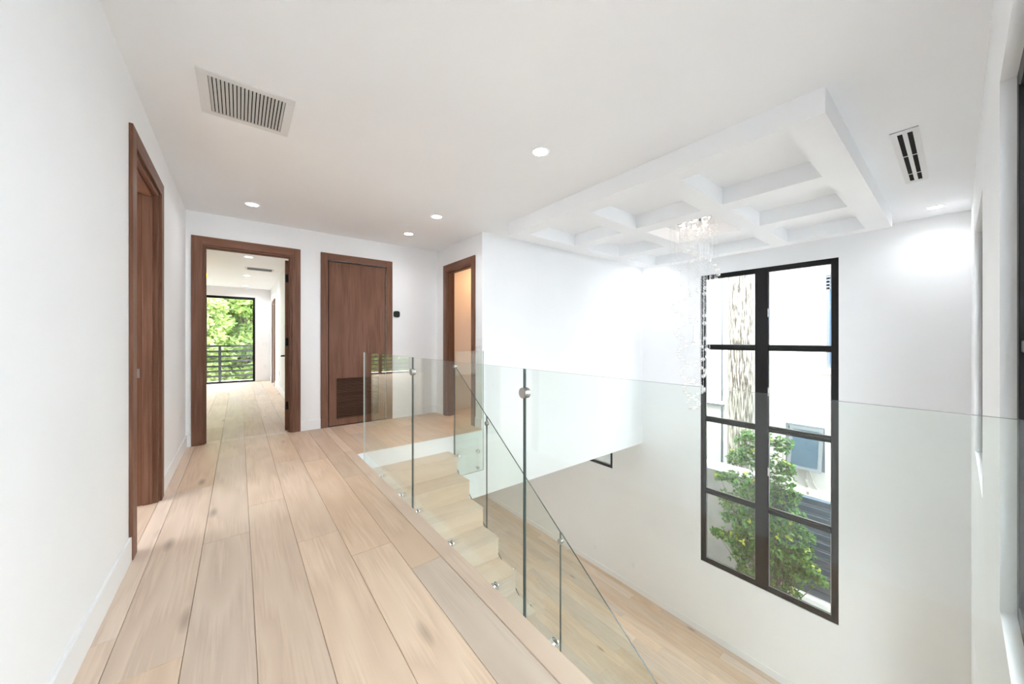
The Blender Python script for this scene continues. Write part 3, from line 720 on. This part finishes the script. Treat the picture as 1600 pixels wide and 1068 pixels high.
nw = boxes('window', [(NX-.03, NX+.02, .35, .42, .63, 2.72), (NX-.03, NX+.02, 1.775, 1.83, .63, 2.72), (NX-.03, NX+.02, .42, 1.775, .63, .70), (NX-.03, NX+.02, .42, 1.775, 2.65, 2.72), (NX-.03, NX+.02, .42, 1.775, 1.96, 2.05)], M['grey_metal'], nb_)
nw['label'] = 'grey-framed upper window with blue glass'
for s, e in ((.70, 1.96), (2.05, 2.65)):
    p = box('window_glass', NX-.015, NX-.005, .42, 1.775, s, e, M['sky_pane'], nb_)
for i in range(5): box('shutter_slat', NX-.03, NX+.03, .33, 1.85, 2.40+.075*i, 2.465+.075*i, M['grey_metal'], nb_, .01)
box('sill', NX-.10, NX+.06, .25, 1.96, .50, .63, M['cap'], nb_, .004)
box('sill', NX-.10, NX+.02, 3.94, 4.75, -.50, -.42, M['cap'], nb_, .004)
box('sill_shadow_strip', NX-.08, NX+.01, 3.95, 4.75, -.56, -.50, M['grey_metal'], nb_)  # grey strip stands in for the shadow under the sill
aw = boxes('awning_window', [(NX-.02, NX+.1, 1.86, 1.92, -1.75, -.74), (NX-.02, NX+.1, 2.52, 2.58, -1.75, -.74), (NX-.02, NX+.1, 1.92, 2.52, -.80, -.74), (NX-.02, NX+.1, 1.92, 2.52, -1.75, -1.69)], M['grey_metal'], nb_)
aw['label'] = 'grey awning window tilted open'
box('window_back', NX+.12, NX+.14, 1.86, 2.58, -1.75, -.74, M['rail'], nb_)
ang = math.radians(14); sx = NX-.03
def sash(name, y0, y1, d0, d1, t0, t1, mat):
    bm = bmesh.new(); P = lambda d, t: (sx - d*math.sin(ang) + t*math.cos(ang), -.78 - d*math.cos(ang) + t*-math.sin(ang))
    q = [P(d0, t0), P(d1, t0), P(d1, t1), P(d0, t1)]
    prism(bm, q, 'Y', y0, y1); return local(to_obj(name, bm, M[mat]), nb_)
sash('sash_rail', 1.88, 2.5, 0, .07, 0, .03, 'grey_metal'); sash('sash_rail', 1.88, 2.5, .90, .97, 0, .03, 'grey_metal')
sash('sash_stile', 1.88, 1.95, .07, .90, 0, .03, 'grey_metal'); sash('sash_stile', 2.43, 2.5, .07, .90, 0, .03, 'grey_metal')
sash('sash_glass', 1.95, 2.43, .07, .90, .012, .018, 'slate_pane')
for k, (ya, yb2) in enumerate(((2.18, 2.08), (2.20, 2.13), (2.14, 1.55), (2.22, 2.05))):
    bm = bmesh.new(); prev = Vector((NX-.03, ya, -1.75))
    for s in range(1, 9):
        t = s/8; p = Vector((NX-.03, ya + (yb2-ya)*t, -1.75 - 1.1*t**.8 - .1*math.sin(PI*t))); cyl(bm, prev, p, .007, 6); prev = p
    local(to_obj('cable', bm, M['cable'], None, True), nb_)
# boundary: concrete wall on one side, navy slatted fence on the other
BX = 8.9
bw = empty('garden_wall', (BX+.1, 5.5, -4.45), 'beige concrete garden wall with a white stone cap beside the fence', 'wall')
box('wall_body', BX, BX+.2, 2.56, 9, -4.45, -1.80, M['concrete'], bw)
box('cap', BX-.05, BX+.25, 2.56, 9, -1.80, -1.68, M['cap'], bw, .006)
fe = empty('slatted_fence', (BX+.05, 1, -4.45), 'dark navy horizontal slatted fence behind the shrub', 'fence')
box('kerb', BX-.08, BX+.2, -4, 2.54, -4.45, -3.80, M['cap'], fe, .006)
me0 = None
for i in range(12):
    zc = -3.70 + .162*i
    if me0 is None:
        bm = bmesh.new(); prism(bm, [(-.035, -.062), (-.027, -.07), (.01, -.07), (.03, .07), (-.005, .07), (-.035, .045)], 'Y', -3.2, 3.2); o = to_obj('slat', bm, M['slat'], fe); me0 = o.data
    else:
        o = bpy.data.objects.new('slat', me0); COL.objects.link(o); o.parent = fe
    o.location = Vector((BX+.04, -.68, zc)) - fe.location
for y in (-3.6, -1.6, .4, 2.4): box('post', BX+.07, BX+.12, y, y+.06, -3.80, -1.8, M['slat'], fe)
yw = empty('sky_block_wall', (4.5, -3.3, -4.45), 'tall cream wall added outside the back windows to cut sky light', 'wall')  # unseen wall, added to block part of the sky from the back windows
box('wall_body', .5, 8.6, -3.4, -3.2, -4.45, .8, M['render'], yw); box('cap', .45, 8.65, -3.45, -3.15, .8, .9, M['cap'], yw, .006)
# palm trunk
pt = empty('palm_tree', (9.75, 3.31, -4.45), 'weathered grey palm trunk rising beside the neighbouring house', 'tree')
bm = bmesh.new(); prf = []
for i in range(62):
    z = i*.25; prf.append((.285 - .008*z*.3 + .007*math.sin(i*2.4) + .05*max(0, 1-z/.8), z))
lathe(bm, prf, 28); to_obj('trunk', bm, M['bark'], pt, True)
def frond(bm, base, az, ln, droop):
    prev = None
    for s in range(14):
        t = s/13; r = ln*t; p = base + Vector((math.cos(az)*r, math.sin(az)*r, .9*t*ln*.4 - droop*t*t))
        if prev is not None:
            cyl(bm, prev, p, .012, 5)
            side = Vector((-math.sin(az), math.cos(az), 0)); w = .55*math.sin(PI*min(1, t*.9+.1))
            for sg in (-1, 1):
                tip = p + side*sg*w + Vector((math.cos(az)*.2, math.sin(az)*.2, -.25))
                a = bm.verts.new(prev); b = bm.verts.new(p); c = bm.verts.new(tip); bm.faces.new((a, b, c))
        prev = p
bm = bmesh.new()
for k in range(13): frond(bm, Vector((0, 0, 15.2)), 2*PI*k/13, 2.6, 2.6 + (k % 3)*.6)
o = to_obj('crown', bm, M['treeleaf'], pt); o['kind'] = 'stuff'

# leaf clouds
def leaf_geo(vl, fl, p, n, up, ln, wd):
    """one pointed-oval leaf of six corners, a little folded"""
    t = up - n*up.dot(n)
    if t.length < 1e-4: t = Vector((1, 0, 0)) - n*n.x
    t.normalize(); s = n.cross(t); i = len(vl)
    fold = n*wd*.18
    vl += [p, p + t*ln*.35 + s*wd*.5 + fold, p + t*ln*.75 + s*wd*.42 + fold, p + t*ln, p + t*ln*.75 - s*wd*.42 + fold, p + t*ln*.35 - s*wd*.5 + fold]
    fl += [(i, i+1, i+2, i+3), (i, i+3, i+4, i+5)]
def leaves_obj(name, vl, fl, mat, parent):
    me = bpy.data.meshes.new(name); me.from_pydata([tuple(v_) for v_ in vl], [], fl); me.materials.append(mat); me.update()
    o = bpy.data.objects.new(name, me); COL.objects.link(o); o.parent = parent; o['kind'] = 'stuff'; return o
def rdir(r):
    while True:
        v_ = Vector((r.uniform(-1, 1), r.uniform(-1, 1), r.uniform(-1, 1)))
        if .05 < v_.length < 1: return v_.normalized()
sh = empty('garden_shrub', (8.25, 2.3, -4.45), 'bushy green shrub with glossy leaves outside the tall window', 'shrub')
# y, z, radius of each leaf mass, world metres around x = 8.25
clumps = [(2.7, -0.81, 0.2), (2.42, -0.77, 0.2), (2.09, -0.76, 0.15), (2.88, -1.22, 0.2), (2.55, -1.19, 0.24), (2.23, -1.17, 0.22), (2.01, -1.17, 0.13), (3.0, -1.66, 0.14), (2.7, -1.66, 0.24), (2.4, -1.6, 0.26), (2.13, -1.51, 0.22), (3.15, -1.66, 0.08), (3.0, -2.07, 0.2), (2.7, -2.09, 0.26), (2.37, -1.97, 0.28), (2.09, -1.83, 0.22), (1.91, -1.68, 0.1), (3.03, -2.49, 0.2), (2.74, -2.51, 0.28), (2.42, -2.41, 0.3), (2.11, -2.21, 0.26), (1.86, -2.03, 0.16), (3.28, -2.91, 0.07), (3.15, -2.93, 0.1), (2.9, -2.91, 0.24), (2.62, -2.85, 0.28), (2.31, -2.75, 0.3), (2.03, -2.58, 0.28), (1.81, -2.4, 0.18), (2.78, -3.23, 0.22), (2.53, -3.16, 0.26), (2.21, -3.08, 0.28), (1.93, -2.86, 0.24), (1.74, -2.65, 0.16), (2.7, -3.48, 0.14), (2.37, -3.41, 0.22), (2.09, -3.31, 0.24), (1.83, -3.09, 0.2), (1.65, -3.03, 0.12), (1.51, -3.05, 0.07), (1.93, -3.47, 0.16), (2.16, -3.58, 0.14), (1.7, -2.85, 0.12)]
r_ = random.Random(5); VA, FA, VN, FNw = [], [], [], []
twg = bmesh.new(); root = Vector((0, -.1, 0))
for cy, cz, cr in clumps:
    c0 = Vector((r_.uniform(-.16, .16), cy-2.3, cz+4.45))
    mid = Vector((c0.x*.4, -.1 + (c0.y+.1)*.45, c0.z*.55)); cyl(twg, root + Vector((r_.uniform(-.05, .05), r_.uniform(-.05, .05), 0)), mid, .016, 6, .011); cyl(twg, mid, c0, .010, 6, .004)
    for t_ in range(int(14 + 190*cr)):
        d = rdir(r_); q = c0 + d*cr*r_.uniform(.35, 1.0)
        young = (d.z > .25 and r_.random() < .07)
        for s in range(5):
            n = (d*.6 + rdir(r_)*.8 + Vector((0, 0, .5))).normalized(); up = (d + rdir(r_)*.9).normalized()
            (leaf_geo(VN, FNw, q, n, up, .075, .036) if young else leaf_geo(VA, FA, q, n, up, r_.uniform(.06, .085), r_.uniform(.03, .042)))
leaves_obj('foliage', VA, FA, M['shrubleaf'], sh); leaves_obj('young_foliage', VN, FNw, M['newleaf'], sh)['label'] = 'yellow young leaf tips'
to_obj('stem', twg, M['twig'], sh)

# ------------------------------------------------------------------ outside the far glazed doors
tag(boxes('balcony_slab', [(-4.2, 1.6, 13.4, 14.7, -.35, -.06)], M['cap']), 'pale balcony slab outside the far glazed doors', 'balcony', kind='structure')
tag(boxes('lawn', [(-14, 14, 15.5, 40, -4.45, -4.40)], M['grass']), 'sunlit lawn below the balcony', 'lawn', kind='structure')
br = empty('balcony_railing', (-1.4, 14.5, -.06), 'charcoal slatted balcony railing outside the far glazed doors', 'railing')
for x in (-4.0, -2.9, -1.65, -.48, .62, 1.5): box('post', x-.035, x+.035, 14.48, 14.53, -.06, 1.08, M['rail'], br)
box('top_rail', -4.05, 1.55, 14.45, 14.54, 1.04, 1.10, M['rail'], br)
for i in range(6):
    box('slat', -4.05, 1.55, 14.46, 14.48, .08+.158*i, .14+.158*i, M['rail'], br)
def leafy_tree(loc, label, h_, rad, n, seed, mat, lsz, low=.25, group='trees beyond the balcony'):
    t = empty('leafy_tree', loc, label, 'tree', group); r = random.Random(seed)
    bm = bmesh.new(); cyl(bm, (0, 0, 0), (.1, 0, h_*.5), .16, 10, .10); cl = []
    for k in range(38):
        a = k*2.39996 + r.uniform(-.4, .4); zz = h_*(low + (1-low)*(k + r.random())/38); rr2 = rad*math.sqrt(r.uniform(.08, 1))*.88*(1.05 - .45*abs(zz/h_-.5))
        c0 = Vector((rr2*math.cos(a), rr2*math.sin(a), zz)); cl.append((c0, rad*r.uniform(.36, .48)))
        cyl(bm, (.1*min(1, zz/h_), 0, min(h_*.5, zz*.6)), c0, .05, 6, .015)
    to_obj('trunk', bm, M['twig'], t); VL, FL = [], []
    for k in range(n):
        c0, cr = r.choice(cl); d = rdir(r); q = c0 + Vector((d.x, d.y, d.z*.7))*cr*r.uniform(.5, 1.0)
        nn = (d*.4 + rdir(r)*.7 + Vector((0, 0, .6))).normalized(); leaf_geo(VL, FL, q, nn, (d + rdir(r)).normalized(), lsz*r.uniform(.7, 1.3), lsz*.55)
    leaves_obj('crown', VL, FL, M[mat], t); return t
G = -4.45
leafy_tree((-1.5, 18.0, G), 'pale green leafy tree right outside the balcony railing', 7.6, 1.25, 13000, 1, 'treeleaf2', .20, .22)
leafy_tree((1.9, 18.4, G), 'bright green leafy tree beside the pale one outside the balcony', 7.8, 1.25, 12000, 2, 'treeleaf', .20, .22)
leafy_tree((-4.9, 18.3, G), 'bright green tree on the side room end of the balcony', 8.0, 1.25, 12000, 3, 'treeleaf', .20, .22)
leafy_tree((.4, 22.9, G), 'tall tree behind the two nearest balcony trees', 10.5, 1.8, 15000, 4, 'treeleaf', .26, .18)
leafy_tree((5.5, 23.0, G), 'tall tree at the back corner of the lawn', 11.0, 1.8, 10000, 5, 'treeleaf2', .26, .18)
leafy_tree((-4.7, 23.0, G), 'tall broad tree at the side of the lawn', 10.5, 1.8, 15000, 6, 'treeleaf', .26, .18)
leafy_tree((-1.4, 29.2, G), 'tall pale tree in the back row of the lawn', 12.0, 2.7, 13000, 7, 'treeleaf2', .34, .15)
